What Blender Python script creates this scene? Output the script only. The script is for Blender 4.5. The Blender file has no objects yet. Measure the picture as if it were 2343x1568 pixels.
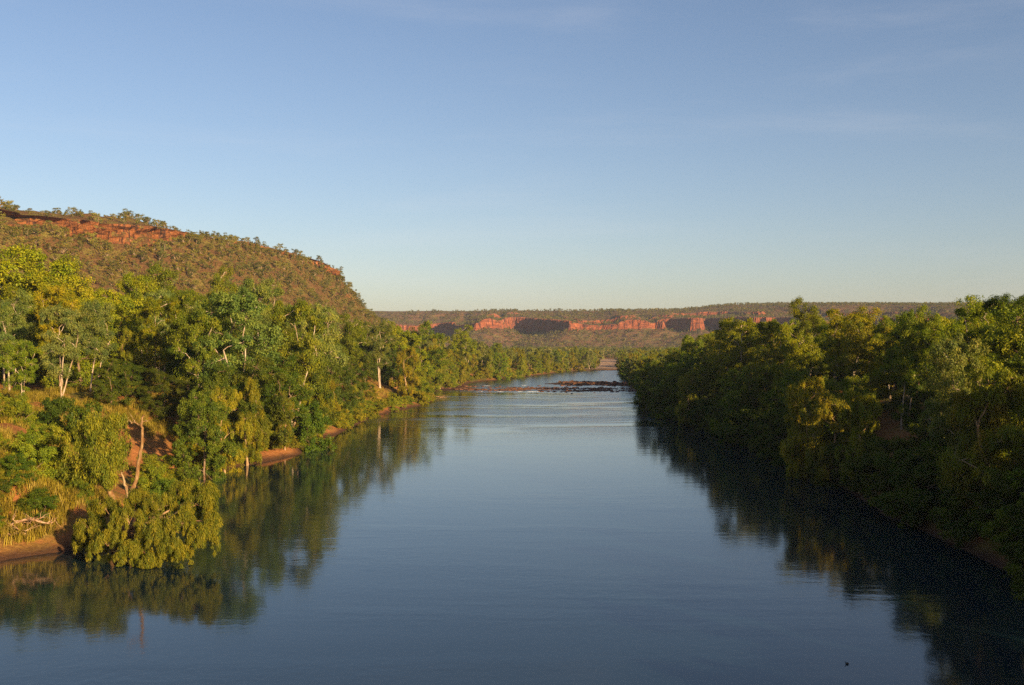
import bpy, math, random, time
import numpy as np
from mathutils import Vector

T0 = time.time()
C = bpy.context.scene.collection
F = 2382.0          # focal length in units of a 2342 px wide picture
CAMZ = 15.0         # the viewer stands on a bridge 15 m above the river
HZ = 790.0          # horizon row
SUN_AZ, SUN_EL = 138.0, 14.0
HAZE = 0.00007

# ------------------------------------------------------------------ noise
def _hash(ix, iy, iz, seed):
    h = (ix * 374761393 + iy * 668265263 + iz * 2147483647 + seed * 144665) & 0xFFFFFFFF
    h = ((h ^ (h >> 13)) * 1274126177) & 0xFFFFFFFF
    h = (h ^ (h >> 16)) & 0xFFFFFFFF
    return h / 4294967295.0

def vnoise(x, y, z=None, seed=0):
    x = np.asarray(x, float); y = np.asarray(y, float)
    z = np.zeros_like(x) if z is None else np.asarray(z, float) + 0 * x
    x0, y0, z0 = np.floor(x), np.floor(y), np.floor(z)
    fx, fy, fz = x - x0, y - y0, z - z0
    fx, fy, fz = fx*fx*(3-2*fx), fy*fy*(3-2*fy), fz*fz*(3-2*fz)
    x0 = x0.astype(np.int64); y0 = y0.astype(np.int64); z0 = z0.astype(np.int64)
    r = 0
    for a in (0, 1):
        for b in (0, 1):
            for c in (0, 1):
                w = (fx if a else 1-fx) * (fy if b else 1-fy) * (fz if c else 1-fz)
                r = r + w * _hash(x0+a, y0+b, z0+c, seed)
    return r * 2 - 1

def fbm(x, y, z=None, oct=4, seed=0):
    r, a, f = 0, 1.0, 1.0
    for i in range(oct):
        r = r + a * vnoise(np.asarray(x)*f, np.asarray(y)*f, None if z is None else np.asarray(z)*f, seed+i*17)
        a *= 0.5; f *= 2.03
    return r / 1.9

def sstep(a, b, x):
    t = np.clip((x-a)/(b-a), 0, 1)
    return t*t*(3-2*t)

# ------------------------------------------------------------------ mesh helpers
def mesh_np(name, V, Fq, mats, smooth=False, col=None, mat_idx=None):
    me = bpy.data.meshes.new(name)
    V = np.asarray(V, np.float32); Fq = np.asarray(Fq, np.int32)
    k = Fq.shape[1]
    me.vertices.add(len(V)); me.vertices.foreach_set('co', V.ravel())
    me.loops.add(Fq.size); me.loops.foreach_set('vertex_index', Fq.ravel())
    me.polygons.add(len(Fq))
    me.polygons.foreach_set('loop_start', np.arange(0, Fq.size, k, dtype=np.int32))
    me.polygons.foreach_set('loop_total', np.full(len(Fq), k, np.int32))
    me.polygons.foreach_set('use_smooth', np.full(len(Fq), smooth, bool))
    if mat_idx is not None:
        me.polygons.foreach_set('material_index', np.asarray(mat_idx, np.int32))
    for m in mats: me.materials.append(m)
    ca = me.color_attributes.new('Col', 'FLOAT_COLOR', 'POINT')
    if col is None: col = np.ones((len(V), 3))
    col = np.concatenate([np.asarray(col, np.float32), np.ones((len(V), 1), np.float32)], 1)
    ca.data.foreach_set('color', col.ravel())
    me.update(calc_edges=True)
    return me

def obj(name, me, parent=None, **p):
    o = bpy.data.objects.new(name, me); C.objects.link(o)
    if parent is not None: o.parent = parent
    for k, v in p.items(): o[k] = v
    return o

def grid_faces(nu, nv):
    i = np.arange(nu-1)[:, None]*nv + np.arange(nv-1)[None, :]
    i = i.ravel()
    return np.stack([i, i+nv, i+nv+1, i+1], 1)

def rot_norm(v):
    return v / np.maximum(np.linalg.norm(v, axis=-1, keepdims=True), 1e-9)

class Buf:
    def __init__(s): s.V, s.F, s.C, s.n = [], [], [], 0
    def add(s, V, Fq, col=None):
        V = np.asarray(V, float)
        s.V.append(V); s.F.append(np.asarray(Fq)+s.n)
        s.C.append(np.ones((len(V), 3)) if col is None else col*np.ones((len(V), 3))); s.n += len(V)
    def arrays(s): return np.concatenate(s.V), np.concatenate(s.F), np.concatenate(s.C)
    def tube(s, pts, rad, n=6, col=None):
        pts = np.asarray(pts, float); rad = np.asarray(rad, float)
        t = rot_norm(np.gradient(pts, axis=0))
        ref = np.array([0.31, 0.9, 0.3]) if abs(t[0, 2]) > .5 else np.array([0.05, 0.1, 1.0])
        a = rot_norm(np.cross(t, ref)); b = np.cross(t, a)
        ang = np.arange(n)*2*math.pi/n
        ring = a[:, None, :]*np.cos(ang)[None, :, None] + b[:, None, :]*np.sin(ang)[None, :, None]
        V = (pts[:, None, :] + ring*rad[:, None, None]).reshape(-1, 3)
        k = len(pts)
        i = np.arange(k-1)[:, None]*n; j = np.arange(n)[None, :]; j2 = (j+1) % n
        Fq = np.stack([i+j, i+j2, i+n+j2, i+n+j], -1).reshape(-1, 4)
        s.add(V, Fq, col)
    def mesh(s, name, mats, smooth=False):
        V, Fq, Cc = s.arrays()
        return mesh_np(name, V, Fq, mats, smooth, Cc)

# ------------------------------------------------------------------ materials
def new_mat(name):
    m = bpy.data.materials.new(name); m.use_nodes = True
    nt = m.node_tree
    for n in list(nt.nodes): nt.nodes.remove(n)
    out = nt.nodes.new('ShaderNodeOutputMaterial')
    return m, nt, out
def N(nt, t, **kw):
    n = nt.nodes.new(t)
    for k, v in kw.items():
        if k.startswith('i_'): n.inputs[k[2:].replace('_', ' ')].default_value = v
        else: setattr(n, k, v)
    return n
def L(nt, a, b): nt.links.new(a, b)
def ramp(nt, fac, stops):
    r = nt.nodes.new('ShaderNodeValToRGB')
    el = r.color_ramp.elements
    while len(el) < len(stops): el.new(0.5)
    for e, (p, c) in zip(el, stops): e.position = p; e.color = (*c, 1)
    L(nt, fac, r.inputs[0]); return r.outputs[0]
def mixc(nt, fac, a, b, mode='MIX'):
    m = nt.nodes.new('ShaderNodeMix'); m.data_type = 'RGBA'; m.blend_type = mode
    for s, v in ((m.inputs[0], fac), (m.inputs[6], a), (m.inputs[7], b)):
        if hasattr(v, 'node'): L(nt, v, s)
        else: s.default_value = v if not isinstance(v, tuple) else (*v, 1)
    return m.outputs[2]
def mathn(nt, op, a, b=None):
    m = nt.nodes.new('ShaderNodeMath'); m.operation = op
    for s, v in ((m.inputs[0], a), (m.inputs[1], b)):
        if v is None: continue
        if hasattr(v, 'node'): L(nt, v, s)
        else: s.default_value = v
    return m.outputs[0]
def maprange(nt, v, a, b, c=0., d=1., smooth=True):
    m = nt.nodes.new('ShaderNodeMapRange'); m.interpolation_type = 'SMOOTHSTEP' if smooth else 'LINEAR'
    L(nt, v, m.inputs[0])
    for i, x in zip((1, 2, 3, 4), (a, b, c, d)): m.inputs[i].default_value = x
    return m.outputs[0]
def coords(nt, scale=(1, 1, 1)):
    tc = nt.nodes.new('ShaderNodeTexCoord'); mp = nt.nodes.new('ShaderNodeMapping')
    mp.inputs['Scale'].default_value = scale
    L(nt, tc.outputs['Object'], mp.inputs[0]); return mp.outputs[0]
def noise(nt, vec, scale, detail=4, rough=.55, dist=0.):
    n = nt.nodes.new('ShaderNodeTexNoise'); n.inputs['Scale'].default_value = scale
    n.inputs['Detail'].default_value = detail; n.inputs['Roughness'].default_value = rough
    n.inputs['Distortion'].default_value = dist
    L(nt, vec, n.inputs['Vector']); return n.outputs[0]
def principled(nt, out, col, rough=.9, normal=None, spec=.2):
    p = nt.nodes.new('ShaderNodeBsdfPrincipled')
    if hasattr(col, 'node'): L(nt, col, p.inputs['Base Color'])
    else: p.inputs['Base Color'].default_value = (*col, 1)
    p.inputs['Roughness'].default_value = rough
    p.inputs['Specular IOR Level'].default_value = spec
    if normal is not None: L(nt, normal, p.inputs['Normal'])
    L(nt, p.outputs[0], out.inputs[0]); return p
def bump(nt, h, strength, dist):
    b = nt.nodes.new('ShaderNodeBump'); b.inputs['Strength'].default_value = strength
    b.inputs['Distance'].default_value = dist; L(nt, h, b.inputs['Height']); return b.outputs[0]

def leaf_material():
    m, nt, out = new_mat('leaf')
    oi = N(nt, 'ShaderNodeObjectInfo'); at = N(nt, 'ShaderNodeAttribute', attribute_name='Col')
    c = mixc(nt, 1.0, oi.outputs['Color'], at.outputs['Color'], 'MULTIPLY')
    hs = N(nt, 'ShaderNodeHueSaturation')
    L(nt, maprange(nt, oi.outputs['Random'], 0, 1, .488, .512, False), hs.inputs['Hue'])
    v = mathn(nt, 'MULTIPLY', oi.outputs['Random'], 7.31); v = mathn(nt, 'FRACT', v)
    L(nt, maprange(nt, v, 0, 1, .82, 1.18, False), hs.inputs['Value'])
    L(nt, c, hs.inputs['Color'])
    d = N(nt, 'ShaderNodeBsdfDiffuse'); t = N(nt, 'ShaderNodeBsdfTranslucent')
    L(nt, hs.outputs[0], d.inputs[0])
    tc = mixc(nt, 1.0, hs.outputs[0], (1.15, 1.25, .5), 'MULTIPLY'); L(nt, tc, t.inputs[0])
    mx = N(nt, 'ShaderNodeMixShader'); mx.inputs[0].default_value = .34
    L(nt, d.outputs[0], mx.inputs[1]); L(nt, t.outputs[0], mx.inputs[2])
    g = N(nt, 'ShaderNodeBsdfGlossy'); g.inputs['Roughness'].default_value = .45; g.inputs[0].default_value = (.9, .9, .8, 1)
    m2 = N(nt, 'ShaderNodeMixShader'); m2.inputs[0].default_value = .008
    L(nt, mx.outputs[0], m2.inputs[1]); L(nt, g.outputs[0], m2.inputs[2])
    L(nt, m2.outputs[0], out.inputs[0]); return m

def bark_material():
    m, nt, out = new_mat('bark')
    oi = N(nt, 'ShaderNodeObjectInfo'); at = N(nt, 'ShaderNodeAttribute', attribute_name='Col')
    v = coords(nt, (3, 3, .8)); n1 = noise(nt, v, 1.2, 5, .6); n2 = noise(nt, v, 6, 3)
    k = mixc(nt, maprange(nt, n1, .38, .62), (.55, .42, .33), (1.0, 1.0, 1.0))
    c = mixc(nt, 1.0, oi.outputs['Color'], at.outputs['Color'], 'MULTIPLY')
    c = mixc(nt, 1.0, c, k, 'MULTIPLY')
    principled(nt, out, c, .85, bump(nt, n2, .5, .05)); return m

def earth_material():
    m, nt, out = new_mat('earth')
    v = coords(nt)
    big = noise(nt, v, .05, 5, .6); mid = noise(nt, v, .35, 6, .62, .4); fine = noise(nt, v, 3.5, 6, .65)
    soil = ramp(nt, mid, [(.3, (.17, .066, .024)), (.5, (.34, .125, .036)), (.68, (.46, .20, .065))])
    soil = mixc(nt, .35, soil, ramp(nt, fine, [(.3, (.12, .05, .02)), (.7, (.52, .22, .08))]))
    grass = ramp(nt, fine, [(.3, (.035, .035, .008)), (.6, (.13, .11, .02)), (.8, (.26, .18, .05))])
    geo = N(nt, 'ShaderNodeNewGeometry'); sx = N(nt, 'ShaderNodeSeparateXYZ'); L(nt, geo.outputs['Normal'], sx.inputs[0])
    px = N(nt, 'ShaderNodeSeparateXYZ'); L(nt, geo.outputs['Position'], px.inputs[0])
    g = maprange(nt, mathn(nt, 'ADD', mid, mathn(nt, 'MULTIPLY', big, .8)), .82, .98)
    g = mathn(nt, 'MULTIPLY', g, maprange(nt, sx.outputs[2], .8, .95))
    at = N(nt, 'ShaderNodeAttribute', attribute_name='Col')
    sa = N(nt, 'ShaderNodeSeparateColor'); L(nt, at.outputs['Color'], sa.inputs[0])
    bare = sa.outputs[0]
    g = mathn(nt, 'MULTIPLY', g, mathn(nt, 'SUBTRACT', 1.0, bare))
    c = mixc(nt, g, soil, grass)
    sand = ramp(nt, fine, [(.3, (.36, .21, .12)), (.7, (.56, .36, .22))])
    c = mixc(nt, sa.outputs[1], c, sand)
    wet = maprange(nt, mathn(nt, 'ADD', px.outputs[2], mathn(nt, 'MULTIPLY', mid, .8)), .45, 1.1)
    c = mixc(nt, wet, (.075, .036, .02), c)
    h = mathn(nt, 'ADD', mid, mathn(nt, 'MULTIPLY', fine, .35))
    principled(nt, out, c, .95, bump(nt, h, .8, .5), .1); return m

def rock_material(name, red, dark, soil, tufts, scale=1., rocky=(.72, .86)):
    m, nt, out = new_mat(name)
    v = coords(nt); vs = coords(nt, (.35, .35, 2.4)); vv = coords(nt, (1, 1, .12))
    strata = noise(nt, vs, .35*scale, 6, .6, .3); blot = noise(nt, v, .12*scale, 5, .6); fine = noise(nt, v, 1.1*scale, 6, .65)
    vert = noise(nt, vv, .5*scale, 5, .6)
    r = ramp(nt, strata, [(.3, dark), (.45, tuple(x*.75 for x in red)), (.6, red), (.75, tuple(min(1, x*1.35+.03) for x in red))])
    r = mixc(nt, maprange(nt, vert, .52, .62), r, dark)  # dark upright streaks: rock varnish, strengthened to paint in the shade of crevices
    r = mixc(nt, maprange(nt, blot, .62, .75), r, tuple(min(1, x*1.15+.04) for x in red))
    s = ramp(nt, fine, [(.3, tuple(x*.5 for x in soil)), (.55, soil), (.75, tuple(x*1.5 for x in soil))])
    g = mixc(nt, fine, tuple(x*.5 for x in tufts), tuple(x*1.6 for x in tufts))
    s = mixc(nt, maprange(nt, mathn(nt, 'ADD', fine, blot), .98, 1.16), s, g)
    geo = N(nt, 'ShaderNodeNewGeometry'); sx = N(nt, 'ShaderNodeSeparateXYZ'); L(nt, geo.outputs['Normal'], sx.inputs[0])
    nz = mathn(nt, 'ADD', sx.outputs[2], mathn(nt, 'MULTIPLY', mathn(nt, 'SUBTRACT', fine, .5), .35))
    c = mixc(nt, maprange(nt, nz, rocky[0], rocky[1]), r, s)
    h = mathn(nt, 'ADD', mathn(nt, 'MULTIPLY', strata, .8), mathn(nt, 'ADD', mathn(nt, 'MULTIPLY', vert, .7), mathn(nt, 'MULTIPLY', fine, .4)))
    principled(nt, out, c, .95, bump(nt, h, 1.0, 1.6/scale), .1); return m

def water_material():
    m, nt, out = new_mat('river_water')
    v = coords(nt, (1, 1, 1)); vw = coords(nt, (.35, 1, 1))
    geo = N(nt, 'ShaderNodeNewGeometry'); sp = N(nt, 'ShaderNodeSeparateXYZ'); L(nt, geo.outputs['Position'], sp.inputs[0])
    n1 = noise(nt, v, 1.6, 3, .55); n2 = noise(nt, vw, .35, 3, .5); patch = noise(nt, vw, .045, 4, .6, .6)
    far = mathn(nt, 'MULTIPLY', maprange(nt, sp.outputs[1], 150, 240), maprange(nt, patch, .40, .60))
    vfar = maprange(nt, sp.outputs[1], 325, 360)
    w = mathn(nt, 'MAXIMUM', far, vfar)
    gust = mathn(nt, 'MULTIPLY', maprange(nt, patch, .45, .68), .5)
    amp = mathn(nt, 'ADD', mathn(nt, 'ADD', .2, gust), mathn(nt, 'MULTIPLY', w, 4.0))
    h = mathn(nt, 'ADD', mathn(nt, 'MULTIPLY', n1, .016), mathn(nt, 'MULTIPLY', n2, .028))
    h = mathn(nt, 'MULTIPLY', h, amp)
    p = principled(nt, out, (.006, .016, .022), .06, bump(nt, h, 1.0, 1.0), .5)
    L(nt, mathn(nt, 'ADD', .07, mathn(nt, 'MULTIPLY', w, .10)), p.inputs['Roughness'])
    p.inputs['IOR'].default_value = 1.42
    return m

def plain_noise_material(name, a, b, scale=2., rough=.9, bumpd=.2):
    m, nt, out = new_mat(name)
    v = coords(nt); n = noise(nt, v, scale, 5, .6); at = N(nt, 'ShaderNodeAttribute', attribute_name='Col')
    c = mixc(nt, 1.0, ramp(nt, n, [(.3, a), (.7, b)]), at.outputs['Color'], 'MULTIPLY')
    principled(nt, out, c, rough, bump(nt, n, .6, bumpd), .2); return m

LEAF, BARK, EARTH, WATER = leaf_material(), bark_material(), earth_material(), water_material()
HILLROCK = rock_material('hill_rock', (.27, .098, .034), (.05, .022, .014), (.132, .066, .025), (.15, .12, .026), 1.0, (.42, .6))
FARROCK = rock_material('plateau_rock', (.27, .082, .036), (.07, .026, .02), (.165, .085, .040), (.13, .10, .036), .4, (.6, .8))
STONE = plain_noise_material('river_stone', (.05, .025, .014), (.20, .09, .045), 1.5)
FOAM = plain_noise_material('foam_white', (.5, .53, .55), (.8, .82, .84), 3., .6, .05)

# ------------------------------------------------------------------ terrain
LEFT = [(-50, -150), (-43, 0), (-39, 50), (-37, 66), (-35.5, 73), (-31, 76), (-29, 82), (-33, 92), (-35, 105), (-37.5, 115), (-37, 123), (-33.7, 131), (-29.5, 143),
        (-32, 162), (-29.5, 183), (-29, 210), (-27, 238), (-21.5, 268), (-21, 282), (-26.5, 300), (-26, 340), (-21, 380), (-19, 406), (-7, 445), (2, 476), (16, 530), (31, 595), (45, 612),
        (66, 622), (100, 632), (160, 642), (400, 650)]
RIGHT = [(400, 600), (160, 604), (90, 608), (66, 600), (61, 580), (57, 530), (52, 476), (45, 390), (45, 357), (44, 300), (37, 272), (32, 254), (32, 225), (34, 200), (36, 150), (34, 100), (33, 70), (35, 30), (38, 0), (42, -150)]
RIVER = np.array(LEFT + RIGHT, float)
HILL_RIM = [(-420, 250, 84, 9), (-330, 330, 83, 9), (-236, 480, 77, 8), (-207, 525, 76.5, 8), (-188, 560, 77.5, 7), (-182, 578, 77, 1.5), (-174, 600, 76.5, 1), (-162, 632, 77, 2), (-145, 670, 74, 2), (-129, 705, 68.5, 4), (-120, 738, 58, 5),
            (-113, 768, 43, 4), (-112, 800, 33, 2), (-118, 840, 24, 1)]

def poly_sdist(x, y, P, closed=True):
    x = np.asarray(x, float); y = np.asarray(y, float)
    d = np.full(x.shape, 1e18); ins = np.zeros(x.shape, bool)
    n = len(P)
    for i in range(n if closed else n-1):
        ax, ay = P[i]; bx, by = P[(i+1) % n]
        dx, dy = bx-ax, by-ay
        t = np.clip(((x-ax)*dx+(y-ay)*dy)/(dx*dx+dy*dy), 0, 1)
        d = np.minimum(d, (x-ax-t*dx)**2+(y-ay-t*dy)**2)
        if closed:
            c = (ay > y) != (by > y)
            ins ^= c & (x < (bx-ax)*(y-ay)/(by-ay+1e-12)+ax)
    d = np.sqrt(d)
    return np.where(ins, -d, d) if closed else d

def seg_gauss(x, y, pts, w):
    d = poly_sdist(x, y, np.array(pts, float), False)
    return np.exp(-(d/w)**2)

BAR = [(-22, 372), (-16, 350), (0, 344), (22, 341), (46, 342)]
BAR2 = [(24, 404), (34, 402), (60, 400)]
def ground_z(x, y):
    x = np.asarray(x, float); y = np.asarray(y, float)
    d = poly_sdist(x, y, RIVER) + fbm(x*.09, y*.09, oct=3, seed=3)*1.6
    far = sstep(560, 640, y)
    left = x < -5
    W = np.where(left, 20+5*vnoise(x*.03, y*.03, seed=5), 15.)
    Hb = np.where(left, 8.0, 6.5) + 1.2*fbm(x*.03, y*.03, seed=9)
    Hb = Hb*(1-.45*sstep(250, 420, y))
    t = np.clip(d/W, 0, 1)
    prof = .35*np.clip(d, 0, 1.5) + Hb*(.25*t + .75*sstep(.0, 1.0, t))
    z = prof + 2.5*sstep(20, 110, d) + fbm(x*.16, y*.16, seed=12)*.55*sstep(1, 8, d) + np.abs(fbm(x*.5, y*.5, oct=3, seed=15))*.45*sstep(.5, 3, d)*(y < 300)
    zf = .25 + np.clip(d, 0, 400)*.011 + fbm(x*.03, y*.03, seed=12)*.4*sstep(2, 30, d)
    z = z*(1-far) + zf*far
    bed = -np.clip(-d*.35, 0, 2.2)
    bar = 2.32*seg_gauss(x, y, BAR, 11) + 3.0*seg_gauss(x, y, BAR2, 22) + 2.6*np.exp(-(((x+22)/7)**2+((y-385)/22)**2))
    bed = np.minimum(np.maximum(bed, -2.2) + bar + .22*fbm(x*.4, y*.4, seed=31)*(bar > .2), np.where(y > 380, .38*sstep(.8, 1.0, seg_gauss(x, y, BAR2, 22)+.2*vnoise(x*.15, y*.15, seed=34))+.02, .09+.1*vnoise(x*.12, y*.3, seed=36))*(1+.5*vnoise(x*.5, y*.5, seed=33)))
    # bare slumped bank hollow
    z = np.where(d < 0, np.where(bar > .05, bed, np.minimum(bed, -.05)), z)
    return z
def gz(x, y): return float(ground_z(np.array([x]), np.array([y]))[0])

def lines(spec):
    out = []
    for a, b, s0, s1 in spec:
        p = a
        while p < b:
            t = (p-a)/(b-a); out.append(p); p += s0+(s1-s0)*t
    out.append(spec[-1][1]); return np.array(out)
xs = lines([(-6000, -700, 600, 60), (-700, -110, 60, 4), (-110, -60, 2.2, 1.2), (-60, -20, .9, .9), (-20, 30, 3, 3), (30, 80, 1.2, 1.4), (80, 400, 2, 30), (400, 7000, 40, 800)])
ys = lines([(-700, -40, 60, 10), (-40, 55, 6, 1.2), (55, 140, .9, .9), (140, 300, .9, 1.8), (300, 450, 1.8, 2.2), (450, 700, 2.5, 4), (700, 1400, 6, 30), (1400, 9000, 60, 900)])
X, Y = np.meshgrid(xs, ys, indexing='ij')
Z = ground_z(X.ravel(), Y.ravel())
# attribute: red = bare slumped earth, green = pale sand
bare = np.zeros(X.size); xr, yr = X.ravel(), Y.ravel()
for (cx, cy, rx, ry) in ((-41, 120, 8, 9), (-38, 71, 5, 3), (-52, 92, 6, 6), (-33, 206, 5, 16), (-28, 235, 6, 12), (-36, 150, 6, 8)):
    bare = np.maximum(bare, np.exp(-(((xr-cx)/rx)**2+((yr-cy)/ry)**2)*1.2))
sand = sstep(.0, .35, np.exp(-(((xr-.094*yr)/16)**2))*sstep(625, 650, yr)*(1-sstep(850, 900, yr)))
sand = np.maximum(sand, .45*np.exp(-(((xr+22)/9)**2+((yr-385)/25)**2)))
col = np.stack([np.clip(bare*1.3, 0, 1), sand, bare*0], 1)
me = mesh_np('ground', np.stack([xr, yr, Z], 1), grid_faces(len(xs), len(ys)), [EARTH], True, col)
obj('ground', me, kind='structure', label='red earth river banks and valley floor')

wx = np.array([-60, 500.]); wy = np.array([-160, 660.])
V = [(-60, -160, 0), (420, -160, 0), (420, 660, 0), (-60, 660, 0)]
me = mesh_np('river', V, [(0, 1, 2, 3)], [WATER]); obj('river', me, kind='structure', label='wide calm blue river')

# hill: swept profile along its rim
def catmull(P, step):
    P = np.array(P, float); out = []
    for i in range(len(P)-1):
        p0, p1, p2, p3 = P[max(i-1, 0)], P[i], P[i+1], P[min(i+2, len(P)-1)]
        n = max(2, int(np.linalg.norm((p2-p1)[:2])/step))
        for k in range(n):
            t = k/n
            out.append(.5*((2*p1)+(-p0+p2)*t+(2*p0-5*p1+4*p2-p3)*t*t+(-p0+3*p1-3*p2+p3)*t**3))
    out.append(P[-1]); return np.array(out)
RIM = catmull(HILL_RIM, 1.1)
tan = rot_norm(np.gradient(RIM[:, :2], axis=0)); 
for _ in range(30): tan[1:-1] = (tan[:-2]+tan[1:-1]*2+tan[2:])/4
tan = rot_norm(tan); NRM = np.stack([tan[:, 1], -tan[:, 0]], 1)
FOOT = 112.
SV = np.concatenate([np.linspace(-90, -12, 14), np.linspace(-9, -1, 6), np.zeros(9), np.linspace(1.5, FOOT, 62)])
CV = np.concatenate([np.zeros(20), np.linspace(0, 1, 9), np.ones(62)])
def hill_point(iu, s, c):
    """iu float index along rim; s distance out of the rim; c 0..1 down the cliff"""
    iu = np.asarray(iu, float); i0 = np.clip(iu.astype(int), 0, len(RIM)-2); f = iu-i0
    R = RIM[i0]*(1-f)[:, None]+RIM[i0+1]*f[:, None]; n = NRM[i0]*(1-f)[:, None]+NRM[i0+1]*f[:, None]
    rag = fbm(iu*.05, iu*0, seed=41, oct=4)*5.0 + 4.0 - 6.0*np.exp(-(vnoise(iu*.045, iu*0+7, seed=42)/.16)**2)*(R[:, 3] > 4)
    so = s + rag*(1-sstep(20, 80, s))
    cl = R[:, 3]*(1+.5*vnoise(iu*.09, iu*0+3, seed=8))
    top = R[:, 2] - np.clip(-s, 0, 12)*0 + np.where(s < 0, np.minimum(-s, 20)*.26, 0)*sstep(2, 6, R[:, 3]) + np.where(s < -20, (s+20)*.05, 0)
    base = R[:, 2] - cl
    fs = FOOT*(1-.5*sstep(600, 720, R[:, 1]))
    t = np.clip(s/FOOT, 0, 1); so = np.where(s > 0, so*fs/FOOT, so)
    down = base - (base-8.0)*(1-(1-t)**1.22)
    z = np.where(s <= 0, top - cl*c, down)
    z = z + fbm(iu*.05, s*.05, seed=77)*3.2*sstep(2, 20, np.abs(s))*(1-t)
    # ragged blocks in the cliff
    blk = np.where((c > 0) & (s <= 0), vnoise(iu*.3, z*.6, seed=51)*1.2 + np.floor(vnoise(iu*.13, z*.3, seed=52)*3)*1.5 + np.floor(vnoise(iu*.05, z*.05, seed=53)*3)*2.0, 0)*np.minimum(R[:, 3], 8)/8
    zi = np.floor(z/2.3+vnoise(iu*.03, iu*0, seed=55)); ci = np.floor(iu/(4.5)+.5*zi)
    cell = _hash(ci.astype(np.int64), zi.astype(np.int64), zi.astype(np.int64)*0, 5)
    blk = blk + np.where((c > 0) & (s <= 0), cell*3.2-1.6, 0)*np.minimum(R[:, 3], 8)/8
    talus = 1.6*c
    so = so + blk + np.where(s <= 0, talus*1.0, talus)
    x = R[:, 0]+n[:, 0]*so; y = R[:, 1]+n[:, 1]*so
    return np.stack([x, y, z], 1)
nu, nv = len(RIM), len(SV)
IU = np.repeat(np.arange(nu), nv); S = np.tile(SV, nu); CC = np.tile(CV, nu)
HP = hill_point(IU.astype(float), S, CC)
hill_me = mesh_np('hill', HP, grid_faces(nu, nv)[:, ::-1], [HILLROCK], False)
obj('hill', hill_me, kind='structure', label='rust coloured scrubby hill with a red cliff band near its top')

# far plateau as a height field
def px2(px, D): return ((px-1171)/F*D, D)
CL = [(-900, 1900), px2(600, 1850), px2(820, 1760), px2(900, 1690), px2(1003, 1740), px2(1082, 1490), px2(1150, 1530), px2(1160, 1600), px2(1178, 1730), px2(1225, 1655), px2(1245, 1560), px2(1300, 1470), px2(1340, 1520),
      px2(1430, 1500), px2(1512, 1540), px2(1520, 1500), px2(1600, 1480), px2(1608, 1640), px2(1700, 1430), px2(1760, 1400), px2(1772, 1470), px2(1850, 1380), px2(1930, 1370), px2(1940, 1440), px2(2040, 1310), px2(2200, 1260), px2(2400, 1200), (1500, 1100)]
CL = np.array(sorted(CL), float)
def plateau_z(x, y):
    yc = np.interp(x, CL[:, 0], CL[:, 1])
    d = poly_sdist(x, y, CL, False); d = np.where(y > yc, d, -d)
    d = d + fbm(x*.02, y*.02, seed=61, oct=5)*16
    amp = 1.0+.15*vnoise(x*.008, y*.0, seed=64)
    G = lambda c, w: np.exp(-((x-c)/w)**2)
    extra = 10*G(-95, 38)+8*G(40, 42)+7*G(250, 34)+10*G(318, 22)
    d = d + (np.abs(vnoise(x*.055, y*.055, seed=63))-.3)*9+vnoise(x*.16, y*.16, seed=62)*1.8
    talus = 10 + (31*amp-extra*.8)*np.clip(1+d/135, 0, 1)**1.5
    c1 = (15+3*vnoise(x*.013, y*.0, seed=65)+extra)*(1-.3*G(130, 22)-.4*G(205, 10)-.3*G(-20, 8))*(1-.3*sstep(.05, .45, vnoise(x*.03+9, y*0, seed=68)))*sstep(0, 5, d)
    back = 3*sstep(5, 48, d)
    c2 = 5.5*sstep(-.35, .15, vnoise(x*.02, y*.0, seed=71))*sstep(48, 52, d + 6*vnoise(x*.03, y*.03, seed=66))
    c3 = 3*sstep(52, 210, d) + 1.5*sstep(110, 113, d)
    top = 10+31+16+3+5+3.5
    z0 = talus+c1+back+c2+c3
    z = z0+(top-z0)*.92*sstep(50, 170, d)
    z = 10+(z-10)*(1+(y/1640-1)*sstep(-60, 60, d))
    z += (z-10)*.17*sstep(270, 420, x)*sstep(0, 120, d)
    z += fbm(x*.03, y*.03, seed=70)*1.6*sstep(4, 30, np.abs(d))
    return np.where(d < -134, 4, z)
px_ = np.arange(-560, 980, 2.3); py_ = np.concatenate([np.arange(1130, 1800, 2.3), np.arange(1800, 1960, 6)])
X, Y = np.meshgrid(px_, py_, indexing='ij')
Z = plateau_z(X.ravel(), Y.ravel())
me = mesh_np('plateau', np.stack([X.ravel(), Y.ravel(), Z], 1), grid_faces(len(px_), len(py_)), [FARROCK], False)
obj('terrain_plateau', me, kind='structure', label='distant flat topped plateau with red cliffs')
print('terrain', time.time()-T0)

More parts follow.
